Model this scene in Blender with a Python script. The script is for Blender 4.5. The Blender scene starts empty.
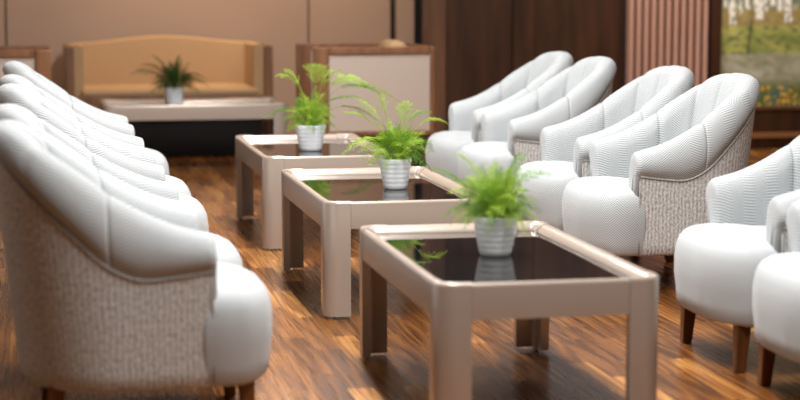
import bpy, bmesh, math, random
from mathutils import Vector, Matrix, noise
C = bpy.context.scene.collection
PI = math.pi
random.seed(7)

# ------------------------------------------------------------------ helpers
def mesh_obj(name, verts, faces, mat, parent=None, uvs=None, smooth=True, loc=(0, 0, 0), fmats=None):
    me = bpy.data.meshes.new(name)
    me.from_pydata([tuple(v) for v in verts], [], faces)
    if uvs is not None:
        ul = me.uv_layers.new(name='UVMap')
        for p in me.polygons:
            for li in p.loop_indices:
                ul.data[li].uv = uvs[me.loops[li].vertex_index]
    bm = bmesh.new(); bm.from_mesh(me)
    bmesh.ops.recalc_face_normals(bm, faces=bm.faces)
    bm.to_mesh(me); bm.free()
    for m in (mat if isinstance(mat, (list, tuple)) else [mat]):
        me.materials.append(m)
    if fmats:
        for p, i in zip(me.polygons, fmats): p.material_index = i
    if smooth:
        for p in me.polygons: p.use_smooth = True
    o = bpy.data.objects.new(name, me)
    C.objects.link(o)
    o.location = loc
    if parent: o.parent = parent
    return o

def bm_obj(name, bm, mat, parent=None, smooth=False, loc=(0, 0, 0)):
    bmesh.ops.recalc_face_normals(bm, faces=bm.faces)
    me = bpy.data.meshes.new(name)
    bm.to_mesh(me); bm.free()
    me.materials.append(mat)
    if smooth:
        for p in me.polygons: p.use_smooth = True
    o = bpy.data.objects.new(name, me)
    C.objects.link(o)
    o.location = loc
    if parent: o.parent = parent
    return o

def add_box(bm, x0, x1, y0, y1, z0, z1, bev=0.0, seg=2):
    r = bmesh.ops.create_cube(bm, size=1.0)
    vs = r['verts']
    for v in vs:
        v.co = Vector((x0 + (v.co.x + .5) * (x1 - x0), y0 + (v.co.y + .5) * (y1 - y0), z0 + (v.co.z + .5) * (z1 - z0)))
    if bev > 0:
        es = set()
        for v in vs: es.update(v.link_edges)
        bmesh.ops.bevel(bm, geom=list(es), offset=bev, segments=seg, affect='EDGES', profile=.5)

def box(name, x0, x1, y0, y1, z0, z1, mat, parent=None, bev=0.0, seg=2, smooth=False):
    bm = bmesh.new(); add_box(bm, x0, x1, y0, y1, z0, z1, bev, seg)
    return bm_obj(name, bm, mat, parent, smooth)

def tube(name, pts, r, mat, parent=None, n=8, closed=False):
    verts, faces = [], []
    N = len(pts)
    for i, p in enumerate(pts):
        p = Vector(p)
        a = Vector(pts[(i - 1) % N if closed else max(i - 1, 0)]); b = Vector(pts[(i + 1) % N if closed else min(i + 1, N - 1)])
        t = (b - a).normalized()
        s = t.cross(Vector((0, 0, 1)))
        if s.length < 1e-3: s = t.cross(Vector((1, 0, 0)))
        s.normalize(); u = s.cross(t)
        for k in range(n):
            an = 2 * PI * k / n
            verts.append(p + s * r * math.cos(an) + u * r * math.sin(an))
    M = N if closed else N - 1
    for i in range(M):
        for k in range(n):
            j = (i + 1) % N
            faces.append((i * n + k, i * n + (k + 1) % n, j * n + (k + 1) % n, j * n + k))
    if not closed:
        faces.append(tuple(range(n))); faces.append(tuple(range((N - 1) * n, N * n)))
    return mesh_obj(name, verts, faces, mat, parent)

def lathe(name, prof, mat, parent=None, n=32, loc=(0, 0, 0), cap=True):
    verts, faces = [], []
    for r, z in prof:
        for k in range(n):
            a = 2 * PI * k / n
            verts.append((r * math.cos(a), r * math.sin(a), z))
    for i in range(len(prof) - 1):
        for k in range(n):
            faces.append((i * n + k, i * n + (k + 1) % n, (i + 1) * n + (k + 1) % n, (i + 1) * n + k))
    if cap:
        faces.append(tuple(range(n))); m = (len(prof) - 1) * n
        faces.append(tuple(range(m, m + n)))
    return mesh_obj(name, verts, faces, mat, parent, loc=loc)

def tag(o, label=None, cat=None, group=None, kind=None):
    if label: o['label'] = label
    if cat: o['category'] = cat
    if group: o['group'] = group
    if kind: o['kind'] = kind
    return o

def thing(name, label, cat, loc=(0, 0, 0), rz=0, group=None):
    o = bpy.data.objects.new(name, None); C.objects.link(o)
    o.location = loc; o.rotation_euler = (0, 0, rz); o.empty_display_size = .1
    return tag(o, label, cat, group)

def copy_tree(o, parent=None):
    c = o.copy(); C.objects.link(c)
    if parent: c.parent = parent
    for ch in list(o.children): copy_tree(ch, c)
    return c

def structure(o): o['kind'] = 'structure'; return o

def interp(tab, x):
    if x <= tab[0][0]: return tab[0][1]
    for (a, va), (b, vb) in zip(tab, tab[1:]):
        if x <= b:
            t = (x - a) / (b - a)
            return va + (vb - va) * t
    return tab[-1][1]

def catmull(pts, per):
    out = []
    n = len(pts)
    for i in range(n - 1):
        p0 = pts[max(i - 1, 0)]; p1 = pts[i]; p2 = pts[i + 1]; p3 = pts[min(i + 2, n - 1)]
        for k in range(per):
            t = k / per
            out.append(tuple(.5 * (2 * b + (c - a) * t + (2 * a - 5 * b + 4 * c - d) * t * t + (3 * b - a - 3 * c + d) * t ** 3)
                             for a, b, c, d in zip(p0, p1, p2, p3)))
    out.append(tuple(pts[-1]))
    return out

# ------------------------------------------------------------------ materials
def lin(r, g, b):
    f = lambda c: (c / 255 / 12.92) if c / 255 <= .04045 else ((c / 255 + .055) / 1.055) ** 2.4
    return (f(r), f(g), f(b), 1)

class NT:
    def __init__(s, name):
        s.m = bpy.data.materials.new(name); s.m.use_nodes = True
        s.t = s.m.node_tree; s.b = s.t.nodes['Principled BSDF']
    def n(s, typ, **kw):
        nd = s.t.nodes.new(typ)
        for k, v in kw.items(): setattr(nd, k, v)
        return nd
    def l(s, a, b): s.t.links.new(a, b)
    def math(s, op, a, b=None, c=None):
        nd = s.n('ShaderNodeMath', operation=op)
        for i, v in enumerate((a, b, c)):
            if v is None: continue
            if isinstance(v, (int, float)): nd.inputs[i].default_value = v
            else: s.l(v, nd.inputs[i])
        return nd.outputs[0]
    def mix(s, fac, a, b, blend='MIX'):
        nd = s.n('ShaderNodeMix', data_type='RGBA', blend_type=blend)
        for i, v in ((0, fac), (6, a), (7, b)):
            if isinstance(v, (int, float)): nd.inputs[i].default_value = v
            elif isinstance(v, tuple): nd.inputs[i].default_value = v
            else: s.l(v, nd.inputs[i])
        return nd.outputs[2]
    def noise(s, vec, scale, detail=2, rough=.5):
        nd = s.n('ShaderNodeTexNoise'); nd.inputs['Scale'].default_value = scale
        nd.inputs['Detail'].default_value = detail; nd.inputs['Roughness'].default_value = rough
        if vec is not None: s.l(vec, nd.inputs['Vector'])
        return nd.outputs[0]
    def mapping(s, vec, scale=(1, 1, 1), loc=(0, 0, 0), rot=(0, 0, 0)):
        nd = s.n('ShaderNodeMapping'); s.l(vec, nd.inputs[0])
        nd.inputs['Scale'].default_value = scale; nd.inputs['Location'].default_value = loc; nd.inputs['Rotation'].default_value = rot
        return nd.outputs[0]
    def ramp(s, fac, stops):
        nd = s.n('ShaderNodeValToRGB'); s.l(fac, nd.inputs[0])
        e = nd.color_ramp.elements
        while len(e) < len(stops): e.new(.5)
        for el, (p, c) in zip(e, stops): el.position = p; el.color = c
        return nd.outputs[0]
    def bump(s, h, strength, dist=.002):
        nd = s.n('ShaderNodeBump'); nd.inputs['Strength'].default_value = strength; nd.inputs['Distance'].default_value = dist
        s.l(h, nd.inputs['Height']); s.l(nd.outputs[0], s.b.inputs['Normal'])
    def base(s, c):
        if isinstance(c, tuple): s.b.inputs['Base Color'].default_value = c
        else: s.l(c, s.b.inputs['Base Color'])
    def set(s, **kw):
        for k, v in kw.items():
            s.b.inputs[k.replace('_', ' ')].default_value = v
        return s

def plain(name, col, rough=.5, metal=0., spec=.5, var=.06, scale=6):
    t = NT(name)
    co = t.n('ShaderNodeTexCoord').outputs['Object']
    nz = t.noise(co, scale, 3)
    d = tuple(c * (1 - var) for c in col[:3]) + (1,); u = tuple(min(1, c * (1 + var)) for c in col[:3]) + (1,)
    t.base(t.mix(nz, d, u))
    t.set(Roughness=rough, Metallic=metal)
    t.b.inputs['Specular IOR Level'].default_value = spec
    return t.m

def herringbone():
    t = NT('herringbone_fabric')
    uv = t.n('ShaderNodeUVMap').outputs[0]
    sx = t.n('ShaderNodeSeparateXYZ'); t.l(uv, sx.inputs[0])
    u, v = sx.outputs[0], sx.outputs[1]
    fr = t.math('FRACT', t.math('DIVIDE', u, .084))
    tri = t.math('ABSOLUTE', t.math('SUBTRACT', fr, .5))
    ph = t.math('ADD', t.math('MULTIPLY', tri, .074), v)
    s = t.math('SINE', t.math('MULTIPLY', ph, 2 * PI / .0105))
    k = t.math('SMOOTH_MIN', t.math('MULTIPLY_ADD', s, .75, .5), 1.0, .1)
    k = t.math('MAXIMUM', k, 0.0)
    nz = t.noise(uv, 260, 2)
    k2 = t.math('MULTIPLY_ADD', nz, .3, t.math('MULTIPLY', k, .8))
    t.base(t.mix(k2, lin(130, 134, 136), lin(199, 203, 205)))
    t.set(Roughness=.8); t.b.inputs['Sheen Weight'].default_value = .15
    t.b.inputs['Specular IOR Level'].default_value = .3
    t.bump(k, .35, .0012)
    return t.m

def slub():
    t = NT('slub_fabric')
    uv = t.n('ShaderNodeUVMap').outputs[0]
    wob = t.noise(t.mapping(uv, (9, 14, 1)), 1, 2)
    sx = t.n('ShaderNodeSeparateXYZ'); t.l(uv, sx.inputs[0])
    uu = t.math('ADD', sx.outputs[0], t.math('MULTIPLY', wob, .012))
    st = t.math('SINE', t.math('MULTIPLY', uu, 2 * PI / .016))
    nz = t.noise(t.mapping(uv, (120, 75, 1)), 1, 2)
    k = t.math('ADD', t.math('MULTIPLY', st, .20), t.math('MULTIPLY_ADD', nz, 2.2, -.55))
    k = t.math('MINIMUM', t.math('MAXIMUM', k, 0.), 1.)
    t.base(t.mix(k, lin(148, 145, 142), lin(220, 219, 217)))
    t.set(Roughness=.9); t.b.inputs['Specular IOR Level'].default_value = .2
    t.bump(k, .4, .0015)
    return t.m

def wood(name, c1, c2, rough, axis='z', scale=1., coat=0.):
    t = NT(name)
    co = t.n('ShaderNodeTexCoord').outputs['Object']
    sc = {'z': (22, 22, 1.6), 'x': (1.6, 22, 22), 'y': (22, 1.6, 22)}[axis]
    nz = t.noise(t.mapping(co, tuple(s * scale for s in sc)), 1.2, 5, .6)
    t.base(t.ramp(nz, [(.3, c1), (.7, c2)]))
    t.set(Roughness=rough); t.b.inputs['Coat Weight'].default_value = coat
    return t.m

def parquet():
    t = NT('parquet')
    co = t.n('ShaderNodeTexCoord').outputs['Object']
    # strips run along the seating rows (world Y)
    rot = t.mapping(co, (1, 1, 1), (0, 0, 0), (0, 0, PI / 2))
    br = t.n('ShaderNodeTexBrick')
    t.l(rot, br.inputs['Vector'])
    br.offset = .37; br.offset_frequency = 2; br.squash = 1
    for k, v in dict(Scale=1., Mortar_Size=.0012, Mortar_Smooth=.2, Bias=0., Brick_Width=.62, Row_Height=.088).items():
        br.inputs[k.replace('_', ' ')].default_value = v
    br.inputs['Color1'].default_value = (0, 0, 0, 1); br.inputs['Color2'].default_value = (1, 1, 1, 1); br.inputs['Mortar'].default_value = (.5, .5, .5, 1)
    rnd = t.n('ShaderNodeSeparateColor'); t.l(br.outputs['Color'], rnd.inputs[0]); rv = rnd.outputs[0]
    off = t.n('ShaderNodeCombineXYZ'); t.l(t.math('MULTIPLY', rv, 37.), off.inputs[0]); t.l(t.math('MULTIPLY', rv, 91.), off.inputs[1])
    av = t.n('ShaderNodeVectorMath', operation='ADD'); t.l(co, av.inputs[0]); t.l(off.outputs[0], av.inputs[1])
    # cathedral grain: warped rings
    g0 = t.noise(t.mapping(av.outputs[0], (7, .38, 1)), 1.2, 2, .5)
    rings = t.math('SINE', t.math('MULTIPLY', g0, 60.))
    fine = t.noise(t.mapping(av.outputs[0], (110, 2.2, 1)), 1, 3, .6)
    tone = t.math('ADD', t.math('MULTIPLY', t.math('POWER', rv, 1.7), .48), t.math('ADD', t.math('MULTIPLY', rings, .15), t.math('MULTIPLY_ADD', fine, .62, -.06)))
    col = t.ramp(tone, [(.0, lin(50, 27, 10)), (.30, lin(104, 61, 25)), (.62, lin(144, 92, 43)), (1., lin(206, 150, 82))])
    mort = br.outputs['Fac']
    t.base(t.mix(t.math('MULTIPLY', mort, .75), col, lin(30, 16, 8)))
    t.l(t.math('MULTIPLY_ADD', fine, .16, .20), t.b.inputs['Roughness'])
    t.b.inputs['Specular IOR Level'].default_value = .5
    t.bump(t.math('SUBTRACT', fine, t.math('MULTIPLY', mort, 1.5)), .12, .001)
    return t.m

M = {}
M['herring'] = herringbone()
M['slub'] = slub()
M['floor'] = parquet()
M['welt'] = plain('welt', lin(158, 153, 148), .85)
M['leg'] = wood('walnut_leg', lin(74, 40, 18), lin(122, 74, 38), .38)
M['taupe'] = plain('taupe_lacquer', lin(180, 165, 153), .23, metal=.25, var=.02)
M['glass'] = plain('black_glass', (.006, .006, .007, 1), .02, spec=.75, var=.0)
M['rubber'] = plain('black_rubber', (.012, .012, .012, 1), .5)
M['steel'] = plain('steel', lin(190, 186, 180), .3, metal=1.)
M['pot'] = plain('white_ceramic', lin(238, 242, 246), .35, var=.02)
M['soil'] = plain('soil', lin(48, 34, 24), .95, var=.4, scale=90)
M['copper'] = plain('copper_panel', lin(176, 147, 127), .42, var=.03, scale=2)
M['void'] = plain('dark_recess', lin(14, 9, 7), .7)  # near-black: shade of the wall recess and slat gaps put into the colour
M['darkwood'] = wood('dark_walnut', lin(42, 23, 11), lin(76, 45, 25), .42, 'z', .5)
M['midwood'] = wood('brown_wood', lin(86, 56, 38), lin(116, 80, 56), .42, 'z', .6)
M['framewood'] = wood('sofa_frame_wood', lin(98, 62, 38), lin(136, 94, 62), .4, 'z', .7)
M['slat'] = plain('pinkish_slat', lin(196, 150, 130), .45, var=.05)
M['tan'] = plain('tan_upholstery', lin(176, 142, 104), .75, var=.05, scale=30)
M['beige'] = plain('beige_linen', lin(176, 160, 148), .85, var=.06, scale=120)
M['plaster'] = plain('plaster', lin(120, 114, 108), .8)
M['ceiling'] = plain('white_ceiling', lin(225, 220, 214), .8)
M['ledge'] = plain('ledge_wood', lin(140, 90, 52), .45)
def leaf(name, a, b):
    t = NT(name)
    co = t.n('ShaderNodeTexCoord').outputs['Object']
    t.base(t.mix(t.noise(co, 14, 2), a, b))
    t.set(Roughness=.55); t.b.inputs['Specular IOR Level'].default_value = .3
    # thin needles pass some light
    tr = t.n('ShaderNodeBsdfTranslucent'); tr.inputs[0].default_value = b
    mx = t.n('ShaderNodeMixShader'); mx.inputs[0].default_value = .28
    t.l(t.b.outputs[0], mx.inputs[1]); t.l(tr.outputs[0], mx.inputs[2])
    t.l(mx.outputs[0], t.t.nodes['Material Output'].inputs[0])
    return t.m
M['leaf_light'] = leaf('fern_leaf', lin(104, 146, 34), lin(188, 214, 78))
M['leaf_mid'] = leaf('fern_leaf_mid', lin(66, 118, 34), lin(138, 180, 62))
M['leaf_dark'] = leaf('fern_leaf_dark', lin(30, 62, 24), lin(62, 104, 40))

# ------------------------------------------------------------------ the setting
WY = 13.1      # face of the right-hand far wall
NY = 14.3      # back of the sofa recess
CEIL = 3.0
structure(box('floor', -3.6, 7.6, -3, 14.6, -.1, 0, M['floor']))
structure(box('ceiling', -3.6, 7.6, -3, 14.6, CEIL, CEIL + .1, M['ceiling']))
structure(box('wall_left', -3.7, -3.6, -3, 14.6, 0, CEIL, M['plaster']))
structure(box('wall_right', 7.6, 7.7, -3, 14.6, 0, CEIL, M['darkwood']))
structure(box('wall_front', -3.7, 7.7, -3.1, -3, 0, CEIL, M['plaster']))
# recess wall: copper coloured panels with narrow shadow gaps
bm = bmesh.new()
add_box(bm, -3.6, 4.2, NY + .02, NY + .1, 0, CEIL)
structure(bm_obj('wall_back', bm, M['void']))
bm = bmesh.new()
xs = [-3.6, -1.9, -.16, 2.18, 2.845]
for a, b in zip(xs, xs[1:]):
    add_box(bm, a + .006, b - .006, NY - .03, NY + .02, .0, CEIL, .003, 1)
structure(bm_obj('wall_panels', bm, M['copper'])).name = 'wall_back_left'
structure(box('trim_1', 2.885, 3.03, NY - .05, NY + .02, 0, CEIL, M['copper'], bev=.004))
# return of the recess, brown post, dark wall with panel joints
structure(box('trim_2', 2.90, 3.02, WY - .02, WY + .25, 0, CEIL, M['midwood'], bev=.006))
bm = bmesh.new()
for a, b, d in ((3.022, 3.53, 0), (3.536, 3.70, .012), (3.706, 4.40, 0)):
    add_box(bm, a, b, WY - d, WY + .1, 0, CEIL, .003, 1)
add_box(bm, 3.02, 7.6, WY + .05, WY + .12, 0, CEIL)
add_box(bm, 5.07, 5.155, WY - .05, WY + .08, 0, CEIL, .004, 1)
structure(bm_obj('wall_back_right', bm, M['darkwood']))
bm = bmesh.new()
for i in range(11):
    x = 4.415 + i * .0585
    add_box(bm, x, x + .031, WY - .09, WY + .02, 0, CEIL, .006, 2)
structure(box('slat_shade_backing', 4.402, 5.068, WY - .004, WY + .04, 0, CEIL, M['void']))  # added near-black sheet, paints the shade between the slats
structure(bm_obj('trim_3', bm, M['slat']))
# below the picture: dark panel, lighter ledge strip and skirting
structure(box('trim_4', 5.155, 7.6, WY - .02, WY + .08, .0, .30, M['darkwood'], bev=.004))
structure(box('trim_5', 5.155, 7.6, WY - .05, WY - .02, .085, .125, M['ledge'], bev=.004))

# ------------------------------------------------------------------ framed landscape
def mixc(a, b, t): return tuple(x + (y - x) * t for x, y in zip(a, b))
def landscape(x, y):
    """x to the right and y upwards in metres, from the lower left corner"""
    n1 = noise.noise((x * 5, y * 9, 0)); n2 = noise.noise((x * 17, y * 26, 3)); n3 = noise.noise((x * 40, y * 40, 7))
    yy = y + .02 * n1
    if yy < .20:
        c = mixc((44, 62, 40), (92, 112, 58), .5 + .5 * n2)
        c = mixc(c, (60, 84, 96), max(0, min(1, n1 * 1.6)))
        if n3 > .30 and yy < .15: c = mixc(c, (226, 168, 40), .9)
        elif n3 < -.42: c = mixc(c, (196, 110, 44), .7)
        if yy > .12: c = mixc(c, (132, 126, 100), (yy - .12) / .08)
    elif yy < .40:
        c = mixc((150, 142, 122), (112, 112, 84), .5 + .7 * n2)
        c = mixc(c, (176, 172, 160), max(0, n1))
    elif yy < .62:
        c = mixc((112, 118, 58), (160, 152, 84), .5 + .9 * n1)
        c = mixc(c, (84, 90, 52), max(0, min(1, n2 * 1.5 + .1)))
    elif yy < .74:
        c = mixc((118, 100, 62), (150, 132, 80), .5 + .7 * n2)
    else:
        c = mixc((84, 86, 62), (150, 150, 132), .5 + .7 * n2)
        c = mixc(c, (70, 66, 44), max(0, n1))
    trunks = ((.11, .62, .022), (.33, .66, .030), (.235, .74, .016), (.05, .76, .014), (.18, .70, .012), (.29, .78, .012), (.38, .72, .013), (.50, .72, .014), (.44, .76, .02), (.56, .64, .026), (.74, .7, .02), (.9, .66, .03), (1.06, .74, .018), (1.2, .68, .024))
    for tx, tb, w in trunks:
        if y > tb and abs(x - tx - .02 * noise.noise((tx * 9, y * 3, 1))) < w * (1.1 - .25 * (y - tb)):
            c = (206, 200, 188) if n3 > -.25 else (96, 86, 72)
    if .40 < y < .66 and abs(x - .235 - (y - .4) * .12) < .009: c = (70, 66, 40)
    return c
PX0, PX1, PZ0, PZ1 = 5.155, 6.75, .33, 1.75
pic = thing('landscape_picture', 'wide picture of birch trees, meadow and flowering pond bank in a dark frame', 'picture', ((PX0 + PX1) / 2, WY - .03, PZ0))
nx, nz = 190, 170
vs, fs, cols = [], [], []
for j in range(nz + 1):
    for i in range(nx + 1):
        x = (PX1 - PX0) * i / nx; z = (PZ1 - PZ0) * j / nz
        vs.append((x - (PX1 - PX0) / 2, .035, z)); cols.append(landscape(x, z))
for j in range(nz):
    for i in range(nx):
        a = j * (nx + 1) + i
        fs.append((a, a + 1, a + nx + 2, a + nx + 1))
tp = NT('painted_canvas')
at = tp.n('ShaderNodeAttribute'); at.attribute_name = 'paint'
tp.base(at.outputs['Color']); tp.set(Roughness=.5)
cv = mesh_obj('canvas', vs, fs, tp.m, pic, smooth=False)
ca = cv.data.color_attributes.new('paint', 'FLOAT_COLOR', 'POINT')
for i, c in enumerate(cols): ca.data[i].color = lin(*[max(0, min(255, q * 1.18 + 6)) for q in c])
bm = bmesh.new(); hw = (PX1 - PX0) / 2; hh = PZ1 - PZ0
add_box(bm, -hw, hw, .0, .06, -.03, .0, .005); add_box(bm, -hw, hw, .0, .06, hh, hh + .03, .005)
add_box(bm, -hw, -hw + .012, .0, .06, 0, hh, .003); add_box(bm, hw - .012, hw, .0, .06, 0, hh, .003)
bm_obj('frame', bm, M['midwood'], pic)

# ------------------------------------------------------------------ armchair
XF, XC, AX, AY, EXPO = .20, -.04, .29, .324, 2.25
def base_curve():
    pts = [(XF - (XF - XC) * i / 40, -AY) for i in range(40)]
    for i in range(161):
        a = PI / 2 * i / 160
        pts.append((XC - AX * math.sin(a) ** (2 / EXPO), -AY * math.cos(a) ** (2 / EXPO)))
    full = pts + [(x, -y) for x, y in reversed(pts[:-1])]
    L = [0]
    for a, b in zip(full, full[1:]): L.append(L[-1] + math.dist(a, b))
    return full, L
BC, BL = base_curve()
TOT = BL[-1]
def path(s):
    """point, inward normal and share of back at arc share s (0 right arm front, 1 left arm front)"""
    def at(q):
        q = max(0, min(TOT, q))
        lo, hi = 0, len(BL) - 1
        while hi - lo > 1:
            m = (lo + hi) // 2
            if BL[m] <= q: lo = m
            else: hi = m
        t = (q - BL[lo]) / (BL[hi] - BL[lo])
        return Vector((BC[lo][0] + (BC[hi][0] - BC[lo][0]) * t, BC[lo][1] + (BC[hi][1] - BC[lo][1]) * t))
    q = s * TOT
    p = at(q); e = .025
    d = (at(min(q + e, TOT)) - at(max(q - e, 0))).normalized()
    n = Vector((d.y, -d.x))      # walking rearwards on the right (-y) side, inward is +y
    if n.dot(Vector((XC + .1, 0)) - p) < 0: n = -n
    return p, n
def smooth01(t): t = max(0, min(1, t)); return t * t * (3 - 2 * t)
HT = catmull([(0, .49), (.10, .476), (.20, .472), (.28, .512), (.35, .592), (.42, .684), (.48, .765), (.53, .825)], 8)
CT = catmull([(0, .590), (.09, .612), (.19, .655), (.27, .708), (.35, .770), (.42, .823), (.48, .866), (.53, .888)], 8)
def seam(x): return interp(HT, XF - x)
def crest(x): return interp(CT, XF - x)
def wback(x): return smooth01((XF - x - .27) / .26)
def lean(p, z):
    wb = smooth01((XC + .06 - p.x) / .30)
    k = (z - .17) / .7
    return Vector((-.072 * k * wb, p.y * .035 * k))
ROLL_A = [(0.004, 0), (-.012, .22), (-.012, .50), (.006, .78), (.030, .94), (.056, 1.0)]
ROLL_B = [(0.004, 0), (-.010, .34), (-.002, .70), (.018, .95), (.038, 1.02), (.058, 1.0)]
def profile(x):
    w = wback(x); h = seam(x); c = crest(x); T = c - h
    pts = [(a + (e - a) * w, h + T * (b + (d - b) * w)) for (a, b), (e, d) in zip(ROLL_A, ROLL_B)]
    pts += [(.088 - .004 * w, c - .014 - .004 * w), (.110 - .010 * w, c - .045 - .01 * w), (.120 - .004 * w, c - .09 - .06 * w)]
    pts.append((.124 + .028 * w, .435 + .015 * w)); pts.append((.126 + .042 * w, .36)); pts.append((.07, .355)); pts.append((.02, .36))
    return catmull(pts, 4)
S_CREASE = .275 / TOT
def pad_column(s, pinch, fwd=0., shrink=1.):
    """one cross-section of the padding; pinch pulls it in along its own normal"""
    p, n = path(s)
    pr = profile(p.x)
    cx = sum(a for a, b in pr) / len(pr); cz = .0
    out, uv = [], []
    acc = 0
    for i, (a, z) in enumerate(pr):
        a0, z0 = pr[max(i - 1, 0)]; a1, z1 = pr[min(i + 1, len(pr) - 1)]
        tx, tz = a1 - a0, z1 - z0; L = math.hypot(tx, tz) or 1
        nx_, nz_ = tz / L, -tx / L            # pointing into the padding
        fade = smooth01(i / 3) * (.22 + .78 * smooth01((i - 14) / 12))
        aa = a + nx_ * pinch * fade; zz = z + nz_ * pinch * fade
        if shrink < 1:
            aa = .055 + (aa - .055) * shrink
            top = seam(p.x) + .035
            zz = top + (zz - top) * shrink if zz > top else zz
        q = p + n * aa + lean(p, zz)
        if i: acc += math.hypot(a - a0, z - z0)
        out.append(Vector((q.x + fwd, q.y, zz))); uv.append((s * TOT, acc))
    return out, uv
def pad_mesh(cols):
    vs, uvs, fs = [], [], []
    m = len(cols[0][0])
    for c, u in cols: vs += c; uvs += u
    for i in range(len(cols) - 1):
        for j in range(m):
            k = (j + 1) % m
            fs.append((i * m + j, (i + 1) * m + j, (i + 1) * m + k, i * m + k))
    for base in (0, (len(cols) - 1) * m):
        fs.append(tuple(range(base, base + m)))
    return vs, fs, uvs
def mirror(vs): return [Vector((v.x, -v.y, v.z)) for v in vs]

def make_chair(label, group):
    t = thing('tub_armchair', label, 'armchair', group=group)
    # outer shell
    N, K = 96, 18
    vs, uvs, fs = [], [], []
    for i in range(N + 1):
        s = i / N
        p, n = path(s); h = seam(p.x) + .004
        for j in range(K + 1):
            if j == 0: z, ins = .154, .030
            elif j == 1: z, ins = .157, .010
            elif j == 2: z, ins = .168, .002
            else: z, ins = .2 + (h - .2) * (j - 3) / (K - 3), 0
            q = p + n * ins + lean(p, z)
            vs.append(Vector((q.x, q.y, z))); uvs.append((s * TOT, z))
    for i in range(N):
        for j in range(K):
            a = i * (K + 1) + j
            fs.append((a, a + K + 1, a + K + 2, a + 1))
    fs.append(tuple(i * (K + 1) for i in range(N + 1)))
    mesh_obj('outer_shell', vs, fs, M['slub'], t, uvs)
    # arm pads: rounded scroll front, pinched where they meet the back
    cols = []
    for sh, fw in ((.42, .017), (.66, .016), (.83, .0125), (.94, .006)):
        cols.append(pad_column(0, 0, fw, sh))
    na = 22
    for i in range(na + 1):
        u = i / na
        pin = .0145 * max(0, (u - .80) / .20) ** 3 + .004 * math.exp(-u * 20)
        cols.append(pad_column(u * S_CREASE, pin))
    vs, fs, uvs = pad_mesh(cols)
    mesh_obj('armrest', vs, fs, M['herring'], t, uvs)
    mesh_obj('armrest', mirror(vs), fs, M['herring'], t, uvs)
    # channelled back
    NCH, PER = 5, 22
    cols = []
    s0, s1 = S_CREASE - .002, 1 - S_CREASE + .002
    for c in range(NCH):
        for k in range(PER + (1 if c == NCH - 1 else 0)):
            u = k / PER
            b = 1 - abs(2 * u - 1) ** 6
            depth = .011
            cols.append(pad_column(s0 + (s1 - s0) * (c + u) / NCH, depth * (1 - b) - .003 * b))
    vs, fs, uvs = pad_mesh(cols)
    mesh_obj('backrest', vs, fs, M['herring'], t, uvs)
    # welt along the seam and down the front edges of the shell
    pts = []
    for i in range(121):
        p, n = path(i / 120); z = seam(p.x) - .002
        q = p - n * .002 + lean(p, z); pts.append((q.x, q.y, z))
    tube('piping', pts, .0032, M['welt'], t, 6)
    for sg in (-1, 1):
        tube('piping', [(XF + .002, sg * (AY + .001 + .035 * AY * (z - .17) / .7), z) for z in (.17, .25, .32, .39, .47)], .0026, M['welt'], t, 6)
    # seat: full width in front of the arms, narrower between them
    half = [(-.24, 0), (-.235, .10), (-.19, .215), (-.05, .225), (.14, .228), (.165, .25), (.172, .335), (.20, .349), (.26, .345), (.315, .315), (.362, .235), (.389, .12), (.394, 0)]
    half = [(x, y * AY / .345) for x, y in half]
    hp = catmull(half, 7)
    outl = hp + [(x, -y) for x, y in reversed(hp[1:-1])]
    n = len(outl)
    arc = [0]
    for a, b in zip(outl, outl[1:]): arc.append(arc[-1] + math.dist(a, b))
    nor = []
    for i in range(n):
        a, b = outl[i - 1], outl[(i + 1) % n]
        d = Vector((b[0] - a[0], b[1] - a[1])).normalized()
        nor.append(Vector((-d.y, d.x)))
    if nor[len(hp) - 1].x > 0: nor = [-q for q in nor]     # front point: inward is -x
    rings = [(.156, .030, 1), (.160, .014, 1), (.172, .004, 1), (.215, .001, 1), (.27, -.006, 1), (.33, -.006, 1), (.372, .0, 1), (.396, .010, 1), (.412, .024, 1), (.422, .042, 1), (.429, .05, .93), (.435, .05, .75), (.439, .05, .45), (.441, .05, .15)]
    vs, uvs, fs = [], [], []
    vacc = 0; prev = None
    ctr = Vector((.10, 0))
    for (z, ins, sc) in rings:
        if prev: vacc += math.hypot(z - prev[0], (ins - prev[1])) + (prev[2] - sc) * .22
        prev = (z, ins, sc)
        for i in range(n):
            p = Vector(outl[i]) + nor[i] * ins
            p = ctr + (p - ctr) * sc
            zz = z - .035 * smooth01((.10 - p.x) / .35) * (z > .38)
            vs.append(Vector((p.x, p.y, zz)))
            uvs.append((arc[i] if z < .425 else p.y + .6, vacc if z < .425 else -p.x + .9))
    for r in range(len(rings) - 1):
        for i in range(n):
            j = (i + 1) % n
            fs.append((r * n + i, r * n + j, (r + 1) * n + j, (r + 1) * n + i))
    fs.append(tuple(range(n))); fs.append(tuple(range((len(rings) - 1) * n, len(rings) * n)))
    mesh_obj('seat', vs, fs, M['herring'], t, uvs)
    # tapered legs
    for (x, y, sx) in ((.298, .245, .010), (.298, -.245, .010), (-.22, .22, -.035), (-.22, -.22, -.035)):
        bm = bmesh.new()
        r = bmesh.ops.create_cube(bm, size=1)
        for v in r['verts']:
            top = v.co.z > 0
            w = .052 if top else .034
            v.co = Vector((x + v.co.x * w + (0 if top else sx), y + v.co.y * w + (0 if top else .006 * (1 if y > 0 else -1)), .190 if top else 0))
        bmesh.ops.bevel(bm, geom=list(bm.edges), offset=.004, segments=2, affect='EDGES')
        lg = bm_obj('leg', bm, M['leg'], t)
    return t

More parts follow.
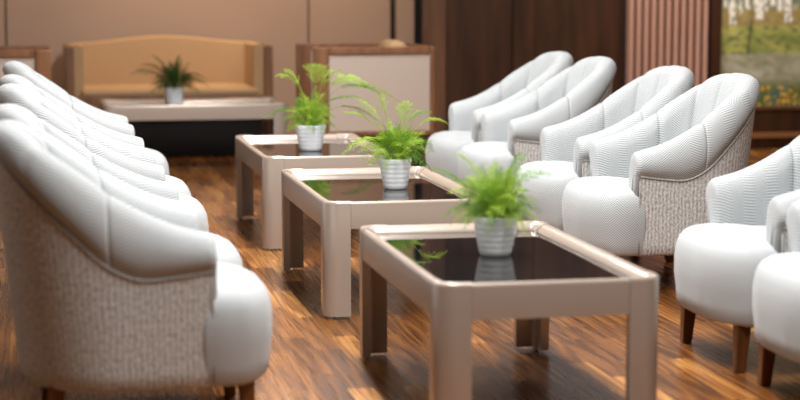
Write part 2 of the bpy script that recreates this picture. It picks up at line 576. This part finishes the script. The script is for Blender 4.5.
GL, GR = 'white armchairs in the left row', 'white armchairs in the right row'
left = [(.285, 5.30, 'nearest white armchair of the left row, its plain side filling the lower left corner'),
        (.285, 6.01, 'second white armchair from the front in the left row, partly behind the nearest one'),
        (.285, 7.20, 'third white armchair from the front in the left row, middle of the five'),
        (.285, 7.91, 'fourth white armchair from the front in the left row, one before the farthest'),
        (.285, 9.22, 'farthest white armchair of the left row, before the tan sofa')]
right = [(2.65, 7.385, 'white channel-back armchair of the right row with its whole textured side panel in view'),
         (2.625, 8.095, 'white armchair in the right row, just beyond the one showing its whole side panel'),
         (2.60, 9.16, 'white armchair second from the far end of the right row, with a raised textured side'),
         (2.585, 9.87, 'farthest white armchair of the right row, nearest the dark wood wall'),
         (2.592, 5.81, 'white armchair at right edge showing both brown front legs, back cut off'),
         (2.592, 5.10, 'nearest white armchair of the right row, mostly cut off by the right edge')]
proto = make_chair(left[0][2], GL)
proto.location = (left[0][0], left[0][1], 0)
for x, y, lb in left[1:]:
    c = copy_tree(proto); c.location = (x, y, 0); c['label'] = lb
for x, y, lb in right:
    c = copy_tree(proto); c.location = (x, y, 0); c.rotation_euler.z = PI; c['label'] = lb; c['group'] = GR

# ------------------------------------------------------------------ coffee tables
TW, TD, TH = .66, 1.25, .45
def make_table(label):
    t = thing('coffee_table', label, 'coffee table', group='taupe glass-topped coffee tables')
    Rr, arm = .055, .100
    hx, hy = TW / 2, TD / 2
    # leg and corner: a section swept round the corner, local corner at origin
    path2 = []
    for i in range(4): path2.append(((arm - (arm - Rr) * i / 4, 0), (0, 1)))
    for i in range(11):
        a = PI / 2 * i / 10
        path2.append(((Rr - Rr * math.sin(a), Rr - Rr * math.cos(a)), (math.sin(a), math.cos(a))))
    for i in range(1, 5): path2.append(((0, Rr + (arm - Rr) * i / 4), (1, 0)))
    sec = [(0, .012), (0, .20), (0, .444), (.0015, .4515), (.006, .4555), (.014, .4565), (.024, .4545), (.034, .449), (.043, .441), (.050, .432), (.051, .414), (.030, .410), (.030, .30), (.030, .15), (.030, .012)]
    def corner(sxg, syg):
        vs, fs = [], []
        m = len(sec)
        for (px, py), (nx_, ny_) in path2:
            for off, z in sec:
                X, Y = px + nx_ * off, py + ny_ * off
                vs.append(Vector((sxg * (hx - X), syg * (hy - Y), z)))
        for i in range(len(path2) - 1):
            for j in range(m):
                k = (j + 1) % m
                fs.append((i * m + j, i * m + k, (i + 1) * m + k, (i + 1) * m + j))
        fs.append(tuple(range(m))); fs.append(tuple(range((len(path2) - 1) * m, len(path2) * m)))
        o = mesh_obj('leg', vs, fs, M['taupe'], t)
        md = o.modifiers.new('es', 'EDGE_SPLIT'); md.split_angle = math.radians(40)
        bm = bmesh.new()
        r = bmesh.ops.create_cone(bm, cap_ends=True, segments=16, radius1=.013, radius2=.011, depth=.014)
        for v in r['verts']: v.co += Vector((sxg * (hx - .030), syg * (hy - .030), .007))
        bm_obj('glider', bm, M['steel'], o)
    for sx in (-1, 1):
        for sy in (-1, 1): corner(sx, sy)
    rs = [(0.0015, .350), (0.0015, .442), (.003, .449), (.007, .4525), (.014, .4535), (.024, .4515), (.033, .4465), (.041, .439), (.047, .431), (.048, .414), (.026, .410), (.026, .350)]
    def rail(along_x, sg):
        L = (hx if along_x else hy) - arm - .0012
        vs, fs = [], []
        m = len(rs)
        for e in (-L, L):
            for off, z in rs:
                vs.append(Vector((e, sg * (hy - off), z)) if along_x else Vector((sg * (hx - off), e, z)))
        for j in range(m):
            k = (j + 1) % m
            fs.append((j, k, m + k, m + j))
        fs.append(tuple(range(m))); fs.append(tuple(range(m, 2 * m)))
        o = mesh_obj('rail', vs, fs, M['taupe'], t)
        md = o.modifiers.new('es', 'EDGE_SPLIT'); md.split_angle = math.radians(40)
    for sg in (-1, 1): rail(True, sg); rail(False, sg)
    # dark glass, sitting a little below the rim
    g = .040
    pts = []
    r = .035
    for cx, cy, a0 in ((hx - g - r, hy - g - r, 0), (-hx + g + r, hy - g - r, 90), (-hx + g + r, -hy + g + r, 180), (hx - g - r, -hy + g + r, 270)):
        for k in range(7):
            a = math.radians(a0 + 15 * k)
            pts.append((cx + r * math.cos(a), cy + r * math.sin(a)))
    vs = [(x, y, .418) for x, y in pts] + [(x, y, .428) for x, y in pts]
    n = len(pts)
    fs = [tuple(range(n)), tuple(range(n, 2 * n))] + [(i, (i + 1) % n, n + (i + 1) % n, n + i) for i in range(n)]
    o = mesh_obj('glass_top', vs, fs, M['glass'], t, smooth=False)
    o['label'] = 'shiny black glass top'
    return t
tb = make_table('nearest taupe coffee table with black glass top, in the foreground')
tb.location = (1.422, 5.455, 0)
for x, y, rz, lb in ((1.417, 7.365, 0, 'middle taupe coffee table of the row of three down the aisle'),
                     (1.415, 9.175, 0, 'farthest taupe coffee table of the row of three down the aisle'),
                     (1.11, 12.63, PI / 2, 'taupe coffee table standing crosswise before the tan sofa')):
    c = copy_tree(tb); c.location = (x, y, 0); c.rotation_euler.z = rz; c['label'] = lb

# ------------------------------------------------------------------ potted ferns
def make_pot(root, r, h):
    prof = [(r * .62, 0), (r * .68, .004)]
    nr = 6
    for i in range(nr):
        for k in range(5):
            u = (i + k / 5) / nr
            z = .006 + (h - .012) * u
            rad = r * (.70 + .30 * u ** .8) + .0013 * math.sin(PI * k / 5) - .0006
            prof.append((rad, z))
    prof += [(r * 1.0, h - .003), (r * .985, h), (r * .95, h - .001), (r * .93, h - .006), (r * .90, h - .022)]
    lathe('pot', prof, M['pot'], root, 36)
    vs = [(0, 0, h - .016)]
    fs = []
    for k in range(24):
        a = 2 * PI * k / 24
        vs.append((r * .92 * math.cos(a), r * .92 * math.sin(a), h - .02 + .003 * random.random()))
    for k in range(24): fs.append((0, 1 + k, 1 + (k + 1) % 24))
    mesh_obj('soil', vs, fs, M['soil'], root)

def frond(root, p0, p1, lift, mat, width=.07, bare=.35, roll=0., nl=.0125, thick=.0011):
    """wiry stem arching from p0 to p1 with a flat feathery spray over its outer part"""
    p0, p1 = Vector(p0), Vector(p1)
    pm = p0 * .45 + p1 * .55 + Vector((0, 0, lift))
    pm.x = p0.x * .62 + p1.x * .38; pm.y = p0.y * .62 + p1.y * .38
    B = lambda t: p0 * (1 - t) ** 2 + pm * 2 * t * (1 - t) + p1 * t * t
    D = lambda t: ((pm - p0) * (1 - t) + (p1 - pm) * t).normalized()
    vs, fs = [], []
    def strip(a, b, w, side):
        i = len(vs)
        vs.extend((a - side * w, a + side * w, b + side * w * .35, b - side * w * .35)); fs.append((i, i + 1, i + 2, i + 3))
    def wire(a, b, r1, r2):
        d = (b - a).normalized(); s = d.cross(Vector((.3, .2, 1))).normalized(); u = s.cross(d)
        i = len(vs)
        for q, r in ((a, r1), (b, r2)):
            for k in range(3):
                an = 2 * PI * k / 3; vs.append(q + (s * math.cos(an) + u * math.sin(an)) * r)
        for k in range(3): fs.append((i + k, i + (k + 1) % 3, i + 3 + (k + 1) % 3, i + 3 + k))
    n = 14
    for i in range(n): wire(B(i / n), B((i + 1) / n), .0013 * (1 - .6 * i / n), .0013 * (1 - .6 * (i + 1) / n))
    L = sum((B((i + 1) / n) - B(i / n)).length for i in range(n))
    nb = max(6, int(L * (1 - bare) / .0115))
    for i in range(nb + 1):
        t = bare + (1 - bare) * i / nb
        q, d = B(t), D(t)
        side = d.cross(Vector((0, 0, 1)))
        if side.length < .05: side = Vector((1, 0, 0))
        side.normalize()
        if roll: side = Matrix.Rotation(roll, 3, d) @ side
        up = side.cross(d)
        u = i / nb
        bl = width * (1 - u) ** .7 * min(1, .45 + 2.2 * u)      # widest near the base, pointed tip
        for sg in (-1, 1):
            l = max(.010, bl * random.uniform(.65, 1.2))
            bd = (side * sg * .8 + d * .65 + up * random.uniform(-.22, .22)).normalized()
            e = q + bd * l + Vector((0, 0, -.15 * l))
            wire(q, e, .0006, .0003)
            bs = bd.cross(up).normalized()
            m = max(2, int(l / .0052))
            for k in range(m):
                c = q.lerp(e, (k + .6) / m)
                for s2 in (-1, 1):
                    dd = (bs * s2 * .6 + bd * .8 + up * random.uniform(-.5, .5)).normalized()
                    ln = nl * random.uniform(.55, 1.15) * (1 - .4 * k / m)
                    sd = dd.cross(up).normalized() * .7 + up * random.uniform(-.6, .6)
                    strip(c, c + dd * ln, thick, sd)
    return mesh_obj('frond', vs, fs, mat, root, smooth=False)

def fern(label, loc, r, h, fr, nfill, spread, height, mats, seed, group='ferns in white pots'):
    random.seed(seed)
    t = thing('potted_fern', label, 'potted plant', loc, 0, group)
    make_pot(t, r, h)
    z0 = h - .018
    for (dx, dy, dz, lift, mat, w, bare) in fr:
        a = random.uniform(0, 2 * PI)
        frond(t, (.02 * math.cos(a), .02 * math.sin(a), z0), (dx, dy, h + dz), lift, M[mat], w, bare, roll=random.uniform(-.3, .3))
    for i in range(nfill):
        az = 2.39996 * i + random.uniform(-.4, .4)
        th = math.radians(8 + 98 * ((i + .5) / nfill) ** .75)
        k = random.uniform(.72, 1.05)
        rr, dz = spread * math.sin(th) * k, height * math.cos(th) * k
        q = .030 * math.sin(th)
        frond(t, (q * math.cos(az), q * math.sin(az), z0), (rr * math.cos(az), rr * math.sin(az), h + max(dz, -.03)), .02 + .05 * math.sin(th),
              M[random.choice(mats)], random.uniform(.030, .050), random.uniform(.10, .35), roll=random.uniform(-.8, .8))
    return t
GZ = .428
fern('light green fern in ridged white pot on the nearest coffee table', (1.432, 5.50, GZ), .071, .126,
     [(.12, .10, .18, .05, 'leaf_mid', .06, .3), (-.15, -.02, .08, .06, 'leaf_light', .06, .35), (-.10, .1, .19, .05, 'leaf_light', .07, .3),
      (.20, .06, .12, .10, 'leaf_mid', .06, .4), (.06, -.05, .2, .04, 'leaf_mid', .07, .3), (-.2, .1, .15, .06, 'leaf_mid', .07, .4)],
     84, .150, .165, ['leaf_light', 'leaf_light', 'leaf_mid'], 11)
fern('bushy fern in ridged white pot on the middle coffee table, fronds spreading sideways', (1.485, 7.36, GZ), .068, .128,
     [(-.225, -.05, .03, .15, 'leaf_light', .07, .40), (-.19, -.03, .06, .12, 'leaf_light', .06, .45), (-.14, .05, .24, .08, 'leaf_light', .075, .5), (-.06, .02, .265, .06, 'leaf_light', .075, .55),
      (.05, .04, .23, .07, 'leaf_light', .075, .55), (-.20, .04, .19, .10, 'leaf_light', .07, .5), (.215, .0, .145, .15, 'leaf_light', .07, .45), (.15, .03, .19, .12, 'leaf_mid', .07, .5),
      (.13, .12, -.04, .14, 'leaf_dark', .08, .3), (.16, .04, -.06, .15, 'leaf_dark', .08, .3), (.18, .09, .02, .13, 'leaf_mid', .08, .3),
      (.09, .16, -.03, .14, 'leaf_dark', .08, .3), (.10, -.06, .06, .08, 'leaf_light', .07, .3), (-.07, -.05, .09, .06, 'leaf_light', .07, .25)],
     64, .150, .170, ['leaf_light', 'leaf_mid', 'leaf_light'], 5)
fern('tall two-tiered fern in white pot on the farthest coffee table of the row', (1.400, 9.12, GZ), .078, .132,
     [(-.17, 0, .25, .16, 'leaf_light', .09, .5), (-.12, .04, .28, .12, 'leaf_light', .09, .5), (.04, .02, .30, .10, 'leaf_light', .10, .55), (.10, -.03, .27, .12, 'leaf_light', .09, .5),
      (.16, .0, .28, .10, 'leaf_light', .09, .5), (.30, -.02, .20, .22, 'leaf_light', .09, .5), (.24, .03, .24, .16, 'leaf_light', .08, .5),
      (.44, -.05, .12, .28, 'leaf_light', .09, .55), (.36, -.02, .15, .24, 'leaf_mid', .08, .5), (.26, -.08, .13, .14, 'leaf_mid', .08, .45),
      (-.24, -.02, .04, .14, 'leaf_mid', .08, .45), (.34, .0, .02, .18, 'leaf_mid', .08, .5)],
     52, .150, .185, ['leaf_light', 'leaf_light', 'leaf_mid'], 9)
fern('dark green fern in white pot on the crosswise table before the tan sofa', (.985, 12.60, GZ), .069, .125,
     [(-.29, 0, .10, .12, 'leaf_dark', .10, .3), (-.22, 0, .16, .10, 'leaf_dark', .10, .3), (-.14, 0, .22, .05, 'leaf_dark', .10, .3), (.04, 0, .22, .04, 'leaf_dark', .10, .3),
      (.22, 0, .06, .14, 'leaf_dark', .10, .3), (.24, 0, .0, .16, 'leaf_dark', .10, .3), (.16, 0, -.03, .16, 'leaf_dark', .08, .3)],
     70, .17, .20, ['leaf_dark'], 3)

# ------------------------------------------------------------------ tan sofa against the recess wall
def tub_seat(root, w, d, hb, camel, seat_z, side_mat, base_z, frame_t=.06, pad=.07):
    """local: front is -y, x centred. wooden outer shell with padded inside"""
    hw = w / 2
    def top_line(x): return hb + camel * (math.cos(PI * min(1, abs(x) / (hw * .92))) * .5 + .5)
    def shell(name, o_out, o_in, zb, dz, mat, rnd, front):
        # U strip following left arm, back, right arm
        pts = []
        R_ = .12
        x = hw - o_out
        seq = [(-x, y) for y in (front, front + (d - front) * .35, d - o_out - R_)]
        for k in range(1, 8):
            a = PI / 2 * k / 8; seq.append((-x + R_ - R_ * math.cos(a), d - o_out - R_ + R_ * math.sin(a)))
        nb = 24
        for k in range(nb + 1): seq.append((-x + R_ + (2 * x - 2 * R_) * k / nb, d - o_out))
        seq += [(-a, b) for a, b in reversed(seq[:10])]
        vs, fs = [], []
        th = o_in - o_out
        n = len(seq)
        for i, (px, py) in enumerate(seq):
            a = seq[max(i - 1, 0)]; b = seq[min(i + 1, n - 1)]
            dd = Vector((b[0] - a[0], b[1] - a[1])).normalized(); nn = Vector((dd.y, -dd.x))
            top = top_line(px) + dz
            for off, z in ((0, zb), (0, top - rnd), (rnd * .3, top - rnd * .3), (th * .5, top), (th - rnd * .3, top - rnd * .3), (th, top - rnd), (th, zb)):
                vs.append(Vector((px + nn.x * off, py + nn.y * off, z)))
        m = 7
        for i in range(n - 1):
            for j in range(m):
                k = (j + 1) % m
                fs.append((i * m + j, i * m + k, (i + 1) * m + k, (i + 1) * m + j))
        fs.append(tuple(range(m))); fs.append(tuple(range((n - 1) * m, n * m)))
        o = mesh_obj(name, vs, fs, mat, root)
        md = o.modifiers.new('es', 'EDGE_SPLIT'); md.split_angle = math.radians(50)
        return o
    shell('frame', 0, frame_t, base_z, 0, M['framewood'], .012, 0)
    shell('inner_back', frame_t * .45, frame_t + pad, seat_z - .06, .008, M['tan'], .03, .10)
    bm = bmesh.new(); add_box(bm, -hw + frame_t + .002, hw - frame_t - .002, .0, .05, base_z + .02, seat_z - .045, .006); add_box(bm, -hw + frame_t, hw - frame_t, .05, d - frame_t, base_z + .02, seat_z - .05)
    bm_obj('seat_rail', bm, M['framewood'], root)
    box('seat_cushion', -hw + frame_t + pad - .02, hw - frame_t - pad + .02, -.005, d - frame_t - pad + .03, seat_z - .05, seat_z, M['tan'], root, .02, 4, True)
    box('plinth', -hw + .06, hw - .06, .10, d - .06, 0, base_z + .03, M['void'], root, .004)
    for sx in (-1, 1):
        for y0 in (.02, d - .10):
            box('leg', sx * (hw - .03) - .03, sx * (hw - .03) + .03, y0, y0 + .06, 0, base_z + .02, M['darkwood'], root, .004)
s = thing('sofa', 'tan upholstered sofa with bowed back and wooden frame against copper wall', 'sofa', (1.015, 13.30, 0))
tub_seat(s, 1.50, .82, .812, .05, .50, M['framewood'], .30)
# box armchairs at both ends of the crosswise table: wooden side frame round a linen panel
def box_armchair(label, loc, rz):
    t = thing('box_armchair', label, 'armchair', loc, rz, 'wooden-framed armchairs beside the sofa')
    w, d, h, bz = .80, .79, .865, .30
    for sx in (-1, 1):
        bm = bmesh.new()
        x0, x1 = (sx * w / 2, sx * (w / 2 - .06)); x0, x1 = min(x0, x1), max(x0, x1)
        add_box(bm, x0, x1, 0, .10, bz, h, .008); add_box(bm, x0, x1, d - .035, d, bz, h, .008)
        add_box(bm, x0, x1, .10, d - .035, h - .045, h, .006); add_box(bm, x0, x1, .10, d - .035, bz, bz + .03, .006)
        f = bm_obj('side_frame', bm, M['framewood'], t)
        xa = sx * (w / 2 - .012); xb = sx * (w / 2 - .05)
        p = box('side_panel', min(xa, xb), max(xa, xb), .098, d - .033, bz + .028, h - .043, M['beige'], t, .004)
        p['label'] = 'beige linen side panel'
        xa = sx * (w / 2 - .06); xb = sx * (w / 2 - .15)
        box('arm_pad', min(xa, xb), max(xa, xb), .16, d - .08, .36, h - .03, M['tan'], t, .03, 3, True)
        for y0 in (.01, d - .06):
            xa = sx * (w / 2 - .005); xb = sx * (w / 2 - .055)
            box('leg', min(xa, xb), max(xa, xb), y0, y0 + .05, 0, bz + .01, M['darkwood'], t, .004)
    bm = bmesh.new(); add_box(bm, -w / 2 + .06, w / 2 - .06, d - .05, d, bz, h, .006); add_box(bm, -w / 2 + .06, w / 2 - .06, .01, d - .05, bz, .36, .006)
    bm_obj('back_frame', bm, M['framewood'], t)
    box('back_pad', -w / 2 + .15, w / 2 - .15, d - .16, d - .05, .36, h - .01, M['tan'], t, .04, 4, True)
    box('seat_cushion', -w / 2 + .14, w / 2 - .14, .13, d - .15, .36, .49, M['tan'], t, .035, 4, True)
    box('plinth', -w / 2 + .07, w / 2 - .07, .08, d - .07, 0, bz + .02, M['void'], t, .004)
    # loose bolster that shows above the frame
    bl = lathe('bolster', [(0.01, -.2), (.05, -.195), (.062, -.18), (.064, 0), (.062, .18), (.05, .195), (.01, .2)], M['tan'], t, 20)
    bl.rotation_euler = (0, PI / 2, 0); bl.location = (0, d - .20, h - .028)
    return t
box_armchair('wooden armchair with beige side panel between the farthest table and copper wall', (1.77, 11.78, 0), -PI / 2)
box_armchair('wooden armchair at left edge, its beige side panel behind the left armchair row', (.14, 11.72, 0), PI / 2)

# ------------------------------------------------------------------ lights
def area(name, loc, size, power, col, rot=(0, 0, 0), sy=None, spread=None):
    l = bpy.data.lights.new(name, 'AREA'); l.energy = power; l.color = col
    l.shape = 'RECTANGLE' if sy else 'SQUARE'; l.size = size
    if sy: l.size_y = sy
    if spread: l.spread = spread
    o = bpy.data.objects.new(name, l); C.objects.link(o); o.location = loc; o.rotation_euler = rot
    return o
def spot(name, loc, target, power, col, ang, blend=.8, r=.05):
    l = bpy.data.lights.new(name, 'SPOT'); l.energy = power; l.color = col; l.spot_size = math.radians(ang); l.spot_blend = blend; l.shadow_soft_size = r
    o = bpy.data.objects.new(name, l); C.objects.link(o); o.location = loc
    o.rotation_euler = (Vector(target) - Vector(loc)).to_track_quat('-Z', 'Y').to_euler()
    return o
COOL = (1.0, .99, .97)
for (x, y) in ((1.4, 3.9), (1.4, 5.8), (1.4, 7.8), (1.4, 10.0)):
    area('ceiling_panel_light', (x, y, CEIL - .02), .34, 102, COOL, sy=1.5)
for (x, y) in ((4.2, 6.5), (4.2, 9.5), (-1.6, 6.0), (-1.6, 9.0)):
    area('ceiling_side_light', (x, y, CEIL - .02), .8, 17, COOL, sy=.8)
WARM = (1.0, .76, .5)
for x in (.55, 1.75, 2.6):
    spot('wall_washer', (x, 13.75, CEIL - .05), (x, 14.27, 1.2), 125, WARM, 80)
spot('sofa_downlight', (1.1, 12.9, CEIL - .05), (1.1, 13.7, .6), 18, WARM, 60)

for x in (4.0, 4.9, 5.9):  # added spots without known fixtures, brighten the slats and picture
    spot('wall_washer', (x, 12.3, CEIL - .05), (x, WY, .9), 130, (1, .93, .84), 70)

w = bpy.data.worlds.new('World'); bpy.context.scene.world = w; w.use_nodes = True
w.node_tree.nodes['Background'].inputs[0].default_value = (.9, .92, 1, 1)
w.node_tree.nodes['Background'].inputs[1].default_value = .1

# ------------------------------------------------------------------ camera
FPX = 1816.0
cam = bpy.data.cameras.new('camera'); co = bpy.data.objects.new('camera', cam); C.objects.link(co)
cam.sensor_width = 36; cam.lens = FPX * 36 / 800
cam.clip_end = 100
pitch, psi = math.radians(6.907), math.radians(11.555)
co.location = (0, 0, 1.29)
co.rotation_euler = (PI / 2 - pitch, 0, -psi)
cam.dof.use_dof = True; cam.dof.focus_distance = 7.5; cam.dof.aperture_fstop = 1.9
sc = bpy.context.scene
sc.camera = co
sc.view_settings.view_transform = 'Standard'; sc.view_settings.look = 'None'
sc.view_settings.gamma = 1; sc.view_settings.use_curve_mapping = False
sc.view_settings.exposure = 0.0
